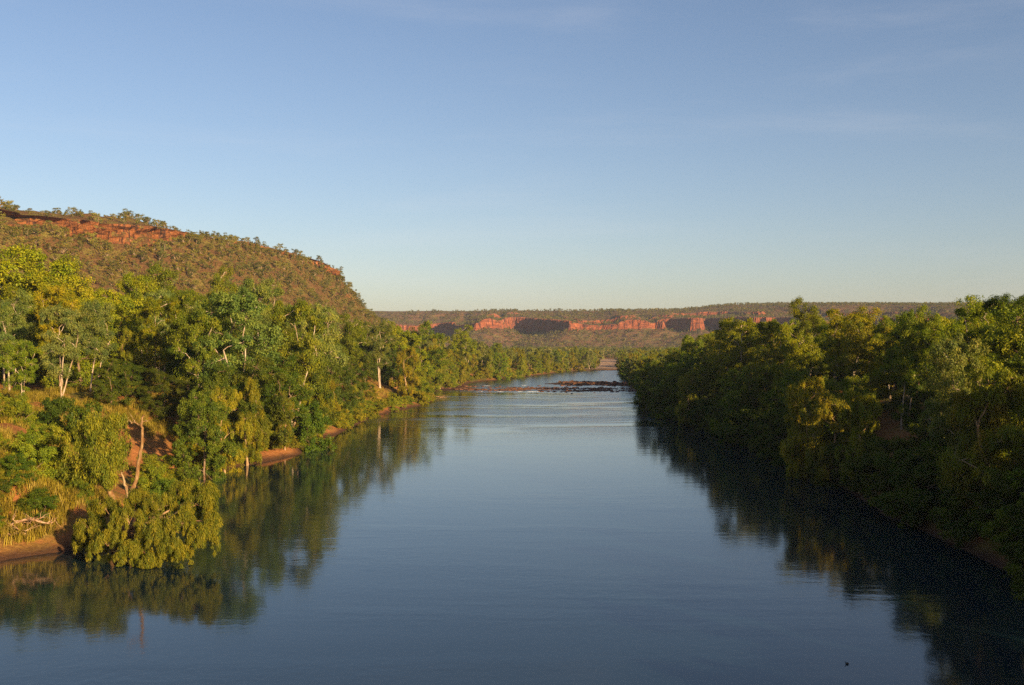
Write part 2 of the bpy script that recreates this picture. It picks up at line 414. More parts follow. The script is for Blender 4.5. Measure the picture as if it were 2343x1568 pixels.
# ------------------------------------------------------------------ trees
def leaves_np(rng, cen, rad, outd, per, l, w, droop, outw, shape, tint=.35):
    n = len(cen)
    c = np.repeat(cen, per, 0); r = np.repeat(rad, per)[:, None]; od = np.repeat(outd, per, 0)
    g = rot_norm(rng.normal(size=(n*per, 3)))
    rr = rng.random((n*per, 1))**.45
    off = g*rr*r*np.array(shape)
    p = c + off
    nn = rot_norm(rng.normal(size=(n*per, 3))*.9 + g*outw + od*outw*.6 + np.array([0, 0, .25]))
    dd = rng.normal(size=(n*per, 3))*(1-droop) + np.array([0, 0, -1.])*droop*1.6
    dd = rot_norm(dd - nn*np.sum(dd*nn, 1, keepdims=True)); sd = np.cross(nn, dd)
    ll = l*rng.uniform(.65, 1.3, (n*per, 1)); ww = w*rng.uniform(.7, 1.3, (n*per, 1))
    V = np.stack([p, p+dd*ll*.45+sd*ww*.5, p+dd*ll, p+dd*ll*.45-sd*ww*.5], 1).reshape(-1, 3)
    Fq = np.arange(len(V)).reshape(-1, 4)
    tc = np.repeat(rng.uniform(-1, 1, n), per)+rng.uniform(-.7, .7, n*per)
    v = 1+tint*tc*.6
    col = np.stack([v*(1+.16*tc), v, v*(1-.15*tc)], 1); col = np.repeat(np.clip(col, .15, 2.2), 4, 0)
    return V, Fq, col

def build_tree(seed, H, style):
    """returns (trunk mesh, crown mesh, H)"""
    rng = np.random.default_rng(seed)
    st = dict(STY[style])
    tb = Buf(); nodes = []   # (pos, radius)
    r0 = st['r0']*H
    stems = st['stems'] if isinstance(st['stems'], int) else int(rng.integers(st['stems'][0], st['stems'][1]+1))
    for sidx in range(stems):
        lean = rng.normal(size=2)*st['lean']*H*(1.7 if stems > 1 else 1)
        th = st['trunk']*H*rng.uniform(.85, 1.15); k = 8
        t = np.linspace(0, 1, k)[:, None]
        wob = np.cumsum(rng.normal(size=(k, 2))*st['wob']*H, 0); wob[0] = 0
        b = rng.normal(size=2)*.012*H*(stems > 1)
        P = np.concatenate([b+lean*t**1.3+wob, th*t], 1)
        R = r0*(1-.6*t[:, 0])*(.75 if stems > 1 else 1); R[0] *= 1.45
        P[0, 2] = -.6
        tb.tube(P, R, 7)
        for p, r in zip(P[3:], R[3:]): nodes.append((p, r))
    # lobes
    nl = st['lobes']; lob = []
    tries = 0
    while len(lob) < nl and tries < 3000:
        tries += 1
        u = rng.random(); h = st['c0'] + (1-st['c0'])*u**.9
        prof = st['prof'](u)*st['width']
        a = rng.random()*2*math.pi; rr = math.sqrt(rng.random())*prof
        if st.get('shell') and rr < prof*.5 and u < .8: continue
        p = np.array([math.cos(a)*rr*H, math.sin(a)*rr*H, h*H-st['lr']*H*.7])
        R = st['lr']*H*rng.uniform(.65, 1.3)
        if any(np.linalg.norm(p-q) < (R+rq)*st['sep'] for q, rq in lob): continue
        lob.append((p, R))
    lob.sort(key=lambda q: math.hypot(q[0][0], q[0][1])+.3*q[0][2])
    cen, rad, outd = [], [], []
    mid = np.array([0, 0, H*(st['c0']+.35*(1-st['c0']))])
    for p, R in lob:
        best = min(nodes, key=lambda n: np.linalg.norm(p-n[0]) + max(0, n[0][2]-p[2]+.05*H)*2.5)
        q, rq = best; L_ = np.linalg.norm(p-q); k = 6
        t = np.linspace(0, 1, k)[:, None]
        sag = np.array([0, 0, 1.])*L_*.12
        P = q*(1-t)+p*t + sag*np.sin(t*math.pi) + rng.normal(size=(k, 3))*L_*.045*np.sin(t*math.pi)
        r1 = max(.012*H*.35, rq*.35); ra = min(rq*.7, .015*H)
        Rr = ra*(1-t[:, 0])+r1*.8*t[:, 0]
        tb.tube(P, Rr, 5)
        for a, b in zip(P[2:], Rr[2:]): nodes.append((a, b))
        m = st['clumps']
        g = rot_norm(rng.normal(size=(m, 3))+np.array([0, 0, .3]))
        cc = p + g*R*rng.uniform(.45, 1.1, (m, 1))*np.array([1, 1, .8])
        for c in cc[:max(3, m//2)]:
            tb.tube(np.array([p, (p+c)/2+rng.normal(size=3)*.05*R, c]), np.array([.006, .004, .002])*H*.55, 3)
        cen.append(cc); rad.append(np.full(m, R*st['cr'])*rng.uniform(.75, 1.3, m)); outd.append(rot_norm(cc-mid))
    cen, rad, outd = map(np.concatenate, (cen, rad, outd))
    if st.get('skirt'):
        n = int(len(cen)*st['skirt']); a = rng.random(n)*6.28; rr = np.sqrt(rng.random(n))*st['width']*H
        c2 = np.stack([np.cos(a)*rr, np.sin(a)*rr, rng.random(n)*st['c0']*H*1.1+.02*H], 1)
        cen = np.concatenate([cen, c2]); rad = np.concatenate([rad, np.full(n, rad.mean())]); outd = np.concatenate([outd, rot_norm(c2)])
    V, Fq, col = leaves_np(rng, cen, rad, outd, st['per'], st['l'], st['w'], st['droop'], .8, st['shape'], st.get('tint', .35))
    cm = mesh_np(style+'_crown', V, Fq, [LEAF], False, col)
    tm = tb.mesh(style+'_trunk', [BARK], True)
    return tm, cm, H

dome = lambda u: math.sqrt(max(0, 1-(u*2-.9)**2*.8)) if u < .95 else .4
STY = {
 'gum': dict(r0=.0115, stems=(1, 3), lean=.05, trunk=.6, wob=.006, lobes=24, c0=.36, width=.21, prof=lambda u: .45+.55*math.sin(min(1, u*1.15)*math.pi*.8), lr=.072, sep=.66, clumps=10, cr=.48, per=125, l=.25, w=.085, droop=.55, shape=(1, 1, .95), tint=.4),
 'shade': dict(r0=.02, stems=1, lean=.03, trunk=.4, wob=.004, lobes=30, c0=.10, width=.36, prof=lambda u: math.sqrt(max(.12, 1-(u*1.7-.6)**2*.75)), lr=.105, sep=.5, clumps=12, cr=.42, per=125, l=.24, w=.115, droop=.25, shape=(1, 1, .75), tint=.4),
 'weeping': dict(r0=.014, stems=(1, 2), lean=.05, trunk=.55, wob=.006, lobes=24, c0=.12, width=.20, prof=lambda u: .5+.5*math.sin(min(1, u*.95+.05)*math.pi), lr=.08, sep=.5, clumps=10, cr=.5, per=150, l=.30, w=.055, droop=.85, shape=(.62, .62, 1.5), tint=.35),
 'bush': dict(r0=.02, stems=(2, 3), lean=.16, trunk=.4, wob=.01, lobes=20, c0=.05, width=.62, prof=lambda u: math.sqrt(max(.1, 1-u*u)), lr=.19, sep=.45, clumps=10, cr=.42, per=80, l=.19, w=.09, droop=.3, shape=(1, 1, .8), tint=.45),
}
PROTO = {}
for sty, H, ns in (('gum', 15, 4), ('shade', 13, 4), ('weeping', 12, 3), ('bush', 4.2, 3)):
    PROTO[sty] = [build_tree(100+i*7+len(sty), H, sty) for i in range(ns)]
print('protos', time.time()-T0)

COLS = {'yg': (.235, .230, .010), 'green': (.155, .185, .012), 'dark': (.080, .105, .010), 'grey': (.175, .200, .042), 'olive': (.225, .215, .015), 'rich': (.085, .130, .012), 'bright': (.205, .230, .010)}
BARKC = {'gum': (.46, .37, .28), 'shade': (.22, .15, .10), 'weeping': (.42, .29, .17), 'bush': (.2, .14, .09)}
NAMES = {'gum': ('gum_tree', 'gum tree'), 'shade': ('shade_tree', 'tree'), 'weeping': ('weeping_tree', 'tree'), 'bush': ('bush', 'bush')}
RND = random.Random(5)
count = {}
def place(sty, x, y, h, col, label, group=None, wide=1., var=None, rz=None, z=None, jit=.12):
    pr = PROTO[sty][RND.randrange(len(PROTO[sty])) if var is None else var % len(PROTO[sty])]
    tm, cm, H = pr; nm, cat = NAMES[sty]
    e = bpy.data.objects.new(nm, None); C.objects.link(e)
    e.empty_display_size = .5
    e.location = (x, y, gz(x, y)-.1 if z is None else z); e.rotation_euler = (0, 0, RND.random()*6.28 if rz is None else rz)
    s = h/H; e.scale = (s*wide, s*wide, s)
    e['label'] = label; e['category'] = cat
    if group: e['group'] = group
    t = obj('trunk', tm, e); c = obj('crown', cm, e)
    k = COLS[col]; j = [RND.uniform(1-jit, 1+jit) for _ in range(3)]; b = RND.uniform(.85, 1.1)
    c.color = (k[0]*j[0]*b, k[1]*b, k[2]*j[2]*b, 1)
    t.color = (*BARKC[sty], 1)
    count[nm] = count.get(nm, 0)+1
    PLACED.append((x, y, h*.3*wide))
    return e
PLACED = []
def named(sty, px, D, ytop, col, label, wide=1., var=None, rz=None, off=0.):
    """one tree of the survey: px, D give where it stands (converted to metres), ytop how tall it is"""
    x = (px-1171)/F*D; zg = gz(x, D)
    h = CAMZ+(HZ-ytop)/F*D - zg
    return place(sty, x, D, max(1.2, h)*1.04, col, label, None, wide, var, rz)

# --- left bank, trees one can tell apart (kind, px, distance, top row, colour, label, width)
LB = [
 ('gum', 138, 126, 700, 'grey', 'grey-green gum with twin straight white trunks above the grassy bank', 1.0),
 ('gum', 212, 138, 690, 'grey', 'rounded grey-green gum just right of the twin-trunked white gum', 1.0),
 ('gum', 22, 132, 668, 'grey', 'grey-green gum with pale trunk at the left edge of the woods', .95),
 ('gum', 48, 116, 775, 'green', 'small leaning gum with orange-lit trunk on the grassy bank', 1.0),
 ('shade', 20, 165, 540, 'yg', 'tall yellow-green tree rising highest at the left edge', 1.15),
 ('shade', 95, 168, 590, 'yg', 'yellow-green tree stepping down from the tallest left edge tree', 1.05),
 ('shade', 165, 172, 640, 'yg', 'yellow-green tree above the twin-trunked white gum', 1.0),
 ('shade', 270, 160, 668, 'yg', 'broad bright yellow-green tree behind the rounded grey-green gum', 1.15),
 ('gum', 366, 150, 680, 'yg', 'gum with a thick forked white trunk leaning right', 1.1),
 ('gum', 300, 200, 628, 'bright', 'leafy green crown against the hill, left of the round-headed tree', 1.0),
 ('shade', 370, 205, 617, 'green', 'round-headed green tree standing tall against the rusty hill', .9),
 ('gum', 455, 140, 700, 'green', 'slim gum with a single thin white trunk', .85),
 ('gum', 430, 160, 665, 'green', 'green gum between the forked white trunk and the slim one', .9),
 ('gum', 551, 142, 668, 'grey', 'wide grey-green gum on two splayed white trunks', 1.25),
 ('gum', 522, 215, 614, 'green', 'narrow tall crown poking above the canopy left of centre of the hill', .8),
 ('gum', 600, 190, 634, 'grey', 'tall grey-green gum behind the splayed white trunks', 1.1),
 ('gum', 672, 160, 690, 'green', 'gum with a short broken white upper trunk', .95),
 ('gum', 738, 190, 700, 'grey', 'grey-green gum hanging low beside the dark fig-like trees', 1.05),
 ('gum', 800, 235, 722, 'green', 'dark green gum below the nose of the hill', 1.0),
 ('gum', 868, 262, 732, 'grey', 'dusty grey-green gum above the small red bank slip', 1.1),
 ('shade', 915, 290, 728, 'bright', 'bright round green crown at the right end of the tall left woods', .95),
 ('shade', 965, 335, 740, 'green', 'broad green crown just right of the bright round one', .95),
 ('gum', 1062, 440, 746, 'bright', 'flat-topped bright green tree standing alone above the river bend', 1.15),
 ('weeping', 985, 345, 790, 'olive', 'drooping olive tree behind the brown river spit', 1.2),
 ('weeping', 1020, 388, 800, 'olive', 'drooping olive tree right of the brown river spit', 1.3),
 ('weeping', 930, 262, 800, 'olive', 'drooping olive tree left of the brown river spit', 1.2),
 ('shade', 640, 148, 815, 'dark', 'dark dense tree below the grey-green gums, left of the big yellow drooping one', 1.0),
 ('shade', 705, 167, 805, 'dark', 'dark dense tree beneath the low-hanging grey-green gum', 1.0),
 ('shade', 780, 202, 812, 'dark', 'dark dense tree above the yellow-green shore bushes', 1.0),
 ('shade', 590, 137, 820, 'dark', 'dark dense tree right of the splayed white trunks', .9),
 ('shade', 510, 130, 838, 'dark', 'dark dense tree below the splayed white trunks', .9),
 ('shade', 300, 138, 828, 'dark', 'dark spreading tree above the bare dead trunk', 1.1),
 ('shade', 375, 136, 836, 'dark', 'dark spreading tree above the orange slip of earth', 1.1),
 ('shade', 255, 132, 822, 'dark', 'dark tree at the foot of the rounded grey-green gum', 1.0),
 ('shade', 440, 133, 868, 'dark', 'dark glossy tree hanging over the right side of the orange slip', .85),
 ('shade', 468, 116, 900, 'rich', 'deep green tree reaching to the shore beside the orange slip', .75),
 ('weeping', 520, 122, 893, 'olive', 'slender yellow drooping tree with a forked pale stem at the waterline', 1.0),
 ('weeping', 566, 130, 872, 'olive', 'taller yellow drooping tree close behind the slender one', 1.0),
 ('weeping', 652, 142, 905, 'olive', 'small olive tree on two thin bare stems near the shore', .8),
 ('weeping', 715, 166, 850, 'olive', 'largest yellow drooping tree leaning over the water in the middle left', 1.35),
 ('weeping', 757, 185, 862, 'olive', 'yellow drooping tree at the right shoulder of the largest one', 1.2),
 ('bush', 706, 149, 925, 'rich', 'round deep green bush under the largest yellow drooping tree', .8),
 ('bush', 130, 112, 905, 'dark', 'dark rounded bush on the grassy bank below the twin-trunked gum', .9),
 ('bush', 190, 108, 922, 'dark', 'dark bush right of the rounded one on the grassy bank', .9),
 ('bush', 45, 96, 1030, 'green', 'green bush on the left edge above the bare bank', .8),
 ('bush', 385, 97, 1092, 'rich', 'fresh green bush below the orange slip', .9),
 ('bush', 430, 100, 1098, 'green', 'low bush at the waterline below the orange slip', .9),
 ('bush', 350, 98, 1068, 'green', 'bush right behind the bare dead trunk', .8),
 ('bush', 180, 84, 1095, 'rich', 'rich green bush left of the leaning tree', .95),
 ('bush', 95, 88, 1128, 'rich', 'tiny bright green bush in the shadow on the bare bank', .6),
 ('bush', 12, 80, 1090, 'green', 'green bush cut by the left edge over the shaded bank', .7),
]
for k, (sty, px, D, yt, col, lab, wd) in enumerate(LB):
    named(sty, px, D, yt, col, lab, wd, k)
RB = [
 ('gum', 1688, 185, 728, 'bright', 'rounded yellow-green crown at the left shoulder of the right bank woods', 1.2),
 ('gum', 1762, 178, 735, 'bright', 'crown just right of the left shoulder crown on the right bank', 1.1),
 ('gum', 1852, 172, 686, 'green', 'tall green crown cutting the plateau skyline on the right bank', 1.0),
 ('gum', 1955, 150, 700, 'yg', 'big bright crown right of the first tall skyline crown', 1.3),
 ('gum', 2040, 142, 722, 'olive', 'dull olive crown between the big bright crown and the slim point', 1.0),
 ('gum', 2078, 134, 712, 'green', 'small crown below the slim point', .8),
 ('gum', 2136, 126, 702, 'green', 'slim pointed crown touching the plateau cliffs on the right bank', .8),
 ('gum', 2240, 112, 674, 'bright', 'tallest crown standing over the skyline near the right edge', 1.1),
 ('gum', 2322, 100, 674, 'dark', 'dark crown over the skyline cut by the right edge', 1.1),
 ('gum', 2176, 84, 772, 'grey', 'pale green gum on a leaning white trunk in the right bank woods', .85),
 ('weeping', 1848, 118, 872, 'olive', 'golden-lit small tree low in the dark face of the right bank', 1.1),
 ('weeping', 1905, 112, 900, 'olive', 'golden-lit shrubby tree right of the other golden-lit one', 1.3),
 ('weeping', 2290, 78, 850, 'olive', 'golden-lit tree at the right edge', 1.4),
 ('weeping', 2240, 80, 905, 'olive', 'golden-lit lower tree left of the one at the right edge', 1.2),
 ('gum', 1820, 150, 752, 'yg', 'sunlit crown in front of the tall skyline crown', 1.0),
 ('gum', 1760, 165, 790, 'olive', 'olive crown with pale limbs on the right bank', 1.0),
 ('bush', 1492, 262, 878, 'olive', 'small tree standing in the water off the right bank', 1.0),
 ('gum', 1640, 205, 768, 'olive', 'olive crown where the right bank woods step down', 1.0),
]
for k, (sty, px, D, yt, col, lab, wd) in enumerate(RB):
    named(sty, px, D, yt, col, lab, wd, k)

# --- the woods behind
def interp(px, tab):
    return float(np.interp(px, [t[0] for t in tab], [t[1] for t in tab]))
LTOP = [(-200, 540), (0, 575), (100, 632), (200, 662), (370, 655), (500, 660), (600, 665), (700, 700), (830, 735), (900, 742), (980, 752), (1060, 765), (1110, 778), (1180, 790), (1300, 792), (1400, 795)]
RTOP = [(1400, 796), (1440, 800), (1475, 796), (1500, 776), (1560, 768), (1640, 756), (1700, 740), (1800, 728), (1900, 718), (2050, 728), (2150, 722), (2250, 695), (2342, 690), (2800, 650)]
def crowded(x, y, r):
    return any((x-a)**2+(y-b)**2 < (r+c*.5)**2 for a, b, c in PLACED)
def fill(x0, x1, y0, y1, step, dmin, dmax, top, mix, hmin, hmax, tag_, test=None, jrow=28):
    yy = y0
    while yy < y1:
        xx = x0
        while xx < x1:
            x = xx+RND.uniform(-.4, .4)*step; y = yy+RND.uniform(-.4, .4)*step; xx += step
            if y < 30: px = 99999
            else: px = 1171+x/y*F
            if not (-170 < px < 2520): continue
            if test and not test(x, y, px): continue
            d = float(poly_sdist(np.array([x]), np.array([y]), RIVER)[0])
            if not dmin < d < dmax: continue
            if crowded(x, y, step*.32): continue
            zg = gz(x, y)
            h = CAMZ+(HZ-interp(px, top)-RND.random()**1.5*jrow)/F*y - zg
            h = min(h, RND.uniform(hmin*1.4, hmax))
            if h < 3.0: continue
            h = max(h, 4)
            r = RND.random(); acc = 0
            for sty, col, p in mix:
                acc += p
                if r < acc: break
            if h < 6 and sty != 'bush': sty = 'shade'
            nm = {'gum': 'gum tree', 'shade': 'leafy tree', 'weeping': 'drooping tree', 'bush': 'bush'}[sty]
            cn = {'yg': 'yellow-green', 'green': 'mid-green', 'dark': 'dark green', 'grey': 'grey-green', 'olive': 'olive', 'rich': 'deep green', 'bright': 'bright green'}[col]
            lab = f'{cn} {nm} {tag_}'
            place(sty, x, y, h, col, lab, f'{cn} {nm}s {tag_}', RND.uniform(.85, 1.1))
        yy += step
MIXL = [('gum', 'green', .2), ('gum', 'grey', .22), ('gum', 'yg', .2), ('shade', 'yg', .12), ('shade', 'green', .08), ('shade', 'bright', .06), ('gum', 'bright', .12)]
MIXW = [('weeping', 'olive', .45), ('shade', 'green', .2), ('weeping', 'yg', .2), ('gum', 'grey', .15)]
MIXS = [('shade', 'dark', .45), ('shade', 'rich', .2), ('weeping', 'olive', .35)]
MIXR = [('gum', 'green', .2), ('gum', 'bright', .25), ('shade', 'green', .2), ('gum', 'olive', .2), ('shade', 'yg', .15)]
nohill = lambda x, y, px: True
fill(-140, -20, 120, 330, 8.0, 27, 62, LTOP, MIXL, 9, 19, 'massed in the woods behind the near left bank', nohill)
fill(-190, -40, 150, 340, 12.5, 62, 120, LTOP, MIXL, 9, 20, 'massed in the woods below the hill', nohill)
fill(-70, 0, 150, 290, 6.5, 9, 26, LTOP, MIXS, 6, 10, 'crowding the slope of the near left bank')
fill(-40, 60, 288, 615, 7.5, -.5, 14, [(0, 800), (900, 800), (1060, 790), (1200, 797), (1400, 806)], MIXW, 6, 12, 'lining the far left shore before the bend', None, 14)
fill(-60, 60, 290, 640, 12, 14, 60, LTOP, MIXW[1:]+MIXL, 8, 17, 'massed behind the far left shore', None, 16)
gap = lambda x, y, px: not (1376 < px < 1414)
fill(20, 220, 636, 700, 12, 4, 80, LTOP, MIXW, 7, 14, 'on the far side of the bend beside the pale sand', gap, 8)
fill(30, 110, 105, 330, 7.6, -2, 9, [(1400, 840), (1480, 800), (1510, 780), (1560, 780), (1700, 800), (1900, 860), (2342, 900)], [('weeping', 'olive', .4), ('shade', 'green', .6)], 6, 12, 'overhanging the water on the right bank', None, 30)
fill(30, 140, 62, 330, 8.2, 9, 34, RTOP, MIXR, 8, 17, 'massed in the woods of the near right bank')
fill(30, 200, 62, 330, 11.5, 34, 62, RTOP, MIXR, 9, 19, 'massed at the back of the near right bank')
fill(40, 130, 330, 605, 11, -1, 30, [(1400, 800), (1500, 800), (1600, 780)], MIXW, 6, 14, 'lining the far right shore toward the bend', None, 12)
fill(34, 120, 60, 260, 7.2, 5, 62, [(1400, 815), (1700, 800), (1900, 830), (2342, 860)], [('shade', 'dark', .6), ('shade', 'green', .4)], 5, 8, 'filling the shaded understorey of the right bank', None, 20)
# right bank undergrowth hiding the waterline
k = 0
yy = 58.
while yy < 250:
    x = np.interp(yy, [p[1] for p in RIGHT[::-1][1:12]], [p[0] for p in RIGHT[::-1][1:12]]) + RND.uniform(-.3, 2.5)
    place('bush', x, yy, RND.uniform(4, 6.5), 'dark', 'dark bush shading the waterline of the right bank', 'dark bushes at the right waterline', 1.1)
    yy += RND.uniform(4.2, 6.2)
for x, y in ((-37.5, 75.5), (-39.5, 77), (-41, 74.5), (-36, 78.5), (-43, 78), (-38.5, 80)):
    place('bush', x, y, RND.uniform(.9, 1.8), RND.choice(['green', 'olive', 'dark']), 'knee-high shrub just above the brown shore at the left edge', 'knee-high shrubs above the left edge shore', 1.2)
for y in np.arange(50, 96, 3.4):
    place('bush', 36.5+RND.uniform(-1, 1.5), float(y), RND.uniform(3, 5), 'green', 'green bush on the shaded near slope of the right bank', 'green bushes on the near right slope', 1.15)
# shore bushes on the left, sunlit
for i, (x0, y0, x1, y1, n, c) in enumerate([(-34, 160, -30, 240, 14, 'olive'), (-36, 175, -33, 250, 12, 'olive'), (-40, 128, -32, 160, 9, 'yg'), (-28, 240, -22, 285, 10, 'olive'), (-60, 78, -50, 112, 12, 'green'), (-45, 96, -42, 99, 2, 'green')]):
    for j in range(n):
        t = RND.random(); x = x0+(x1-x0)*t+RND.uniform(-2.5, 2); y = y0+(y1-y0)*t+RND.uniform(-2, 2)
        nm = {'olive': 'olive', 'yg': 'yellow-green', 'green': 'green'}[c]
        wh = ['at the foot of the middle left bank', 'at the foot of the middle left bank', 'below the drooping shore trees', 'around the brown river spit', 'on the grassy near left bank', 'under the orange slip'][i]
        place('bush', x, y, RND.uniform(1.6, 3.6), c, f'low {nm} bush {wh}', f'low {nm} bushes {wh}', 1.05)
def shore_bushes(pts, n, off, hmin, hmax, cols, lab, grp):
    pts = np.array(pts, float); seg = np.hypot(*np.diff(pts, axis=0).T); cum = np.concatenate([[0], np.cumsum(seg)])
    for j in range(n):
        t = (j+RND.uniform(-.4, .4))/n*cum[-1]; x = float(np.interp(t, cum, pts[:, 0]))+RND.uniform(*off); y = float(np.interp(t, cum, pts[:, 1]))
        place('bush', x, y, RND.uniform(hmin, hmax), RND.choice(cols), lab, grp, 1.15)
shore_bushes([p for p in LEFT if 282 <= p[1] <= 612], 34, (-5, .5), 2.6, 5.5, ['olive', 'green', 'olive'], 'low bush at the waterline of the far left shore', 'bushes at the far left waterline')
shore_bushes([p for p in LEFT if 100 <= p[1] <= 285], 46, (-3.5, -.3), 1.3, 3.0, ['olive', 'green', 'yg', 'olive'], 'low bush along the thin orange shoreline of the near left bank', 'low bushes on the near left shoreline')
shore_bushes([p for p in RIGHT if 250 <= p[1] <= 606 and p[0] < 67], 26, (-.5, 5), 3, 5.5, ['green', 'olive'], 'low bush at the waterline of the far right shore', 'bushes at the far right waterline')
for j in range(44):
    y = RND.uniform(60, 200); x = np.interp(y, [30, 70, 100, 250], [36, 34, 35, 37])+RND.uniform(3, 24)
    if 1171+x/y*F > 2480: continue
    place('bush', x, y, RND.uniform(3, 6), RND.choice(['green', 'dark', 'olive']), 'shrubby undergrowth bush beneath the right bank trees', 'undergrowth bushes of the right bank', 1.1)
for j in range(30):
    y = RND.uniform(70, 88); x = -RND.uniform(33.5, 50)
    place('bush', x, y, RND.uniform(1.0, 2.6), RND.choice(['green', 'yg', 'rich', 'olive', 'dark']), 'small shrub on the steep bank beside the fallen branches', 'small shrubs by the fallen branches', 1.15)
for j in range(22):
    y = RND.uniform(76, 112); x = -RND.uniform(34, 56) if y > 88 else -RND.uniform(38, 46)
    if x > -49 and y > 91: continue
    place('bush', x, y, RND.uniform(1.2, 3.0), RND.choice(['green', 'yg', 'rich', 'olive']), 'small shrub on the broken earth slope by the dead trunk', 'small shrubs on the near left slope', 1.15)
# woods beyond the right edge of view, upstream of the sun: their shade falls over the near right bank
yy = -10.
i = 0
while yy < 115:
    xx = 44.
    while xx < 112:
        x = xx+RND.uniform(-2.5, 2.5); y = yy+RND.uniform(-2.5, 2.5); xx += 8.5; i += 1
        if y > 20 and 1171+x/y*F < 2490: continue
        if crowded(x, y, 2.5): continue
        place('gum' if i % 3 else 'shade', x, y, RND.uniform(8, 11) if x < 78 else RND.uniform(11, 15), 'green', 'tall tree of the woods beside the bridge end', 'woods beside the bridge end', 1.15)
    yy += 8.5
print('woods', count, time.time()-T0)

# ------------------------------------------------------------------ the big leaning tree over the water, lower left
def W(px, py, D): return np.array([(px-1171)/F*D, D, CAMZ-(py-HZ)/F*D])
def limb(buf, pts, r0, r1, n=7, k=14, wob=.05, seed=0):
    rng = np.random.default_rng(seed); P = catmull([np.append(p, 0) if len(p) == 2 else p for p in pts], .5) if False else None
    pts = np.array(pts, float); t = np.linspace(0, len(pts)-1, k); i = np.clip(t.astype(int), 0, len(pts)-2); f = (t-i)[:, None]
    a = pts[np.clip(i-1, 0, len(pts)-1)]; b = pts[i]; c = pts[i+1]; d = pts[np.clip(i+2, 0, len(pts)-1)]
    P = .5*((2*b)+(-a+c)*f+(2*a-5*b+4*c-d)*f*f+(-a+3*b-3*c+d)*f**3)
    P = P+rng.normal(size=P.shape)*wob
    buf.tube(P, np.linspace(r0, r1, k)*rng.uniform(.9, 1.12, k), n); return P

def big_overhang():
    rng = np.random.default_rng(11)
    root = bpy.data.objects.new('willow_tree', None); C.objects.link(root)
    base = W(262, 1262, 76); base[2] = gz(base[0], base[1])
    root.location = base
    root['label'] = 'wide drooping olive tree hanging over the water in the lower left corner'; root['category'] = 'tree'
    tb = Buf(); B = lambda px, py, D: W(px, py, D)-base
    cr = Buf(); tips = []
    spots = [(208, 1215, 74.5, 1.15), (240, 1170, 76.5, 1.25), (248, 1248, 72.6, 1.1), (295, 1195, 73.4, 1.3), (300, 1268, 71.2, .9), (318, 1150, 76.5, 1.1), (352, 1228, 71.6, 1.2), (368, 1165, 74.6, 1.25), (395, 1262, 70.8, 1.0), (415, 1205, 72.4, 1.15),
             (420, 1130, 76, 1.1), (458, 1160, 74, 1.0), (462, 1228, 71.6, .95), (478, 1128, 75, .5), (487, 1195, 72.5, .45), (190, 1240, 75.5, .6), (345, 1290, 70.4, .55)]
    trunk_top = B(290, 1215, 74)
    P = limb(tb, [np.zeros(3)-np.array([0, 0, .6]), B(270, 1240, 75.5), trunk_top], .42, .25, 8, 10, .02, 1)
    cen, rad = [], []
    for i, (px, py, D, R) in enumerate(spots):
        p = B(px, py-8, D); R *= .8
        P = limb(tb, [trunk_top if i % 2 else P[-1]*.0+B(275, 1235, 75), (trunk_top+p)/2+np.array([0, 0, -.1]), p], .10, .03, 5, 9, .05, i+3)
        m = 34; g = rot_norm(rng.normal(size=(m, 3))); g[:, 2] = np.abs(g[:, 2])*.9-.15
        cc = p+g*R*rng.uniform(.75, 1.12, (m, 1))*np.array([1.1, 1.1, .9])
        for c in cc[:9]: limb(tb, [p-np.array([0, 0, .3]), (p+c)/2+np.array([0, 0, .15]), c], .025, .01, 3, 4, .03, i)
        cen.append(cc); rad.append(rng.uniform(.2, .36, m))
        for k in range(1, 4):
            h2 = cc[g[:, 2] < .55]; q = len(h2); keep = rng.random(q) < 1-.2*k
            h2 = (h2+(h2-p)*.08*k-np.array([0, 0, .38])*k*R)[keep]
            cen.append(h2+rng.normal(size=h2.shape)*.16); rad.append(rng.uniform(.11, .24, len(h2)))
    cen = np.concatenate(cen); rad = np.concatenate(rad)
    ok = cen[:, 2] > .15-base[2]; cen, rad = cen[ok], rad[ok]
    V, Fq, col = leaves_np(rng, cen, rad, rot_norm(cen-np.array([0, 0, 2.])), 150, .21, .034, .8, .7, (.8, .8, 1.5), .45)
    V[:, 2] = np.maximum(V[:, 2], .03-base[2]+rng.random(len(V))*.05)
    obj('trunk', tb.mesh('willow_trunk', [BARK], True), root).color = (.4, .26, .15, 1)
    obj('crown', mesh_np('willow_crown', V, Fq, [LEAF], False, col), root).color = (.185, .18, .016, 1)

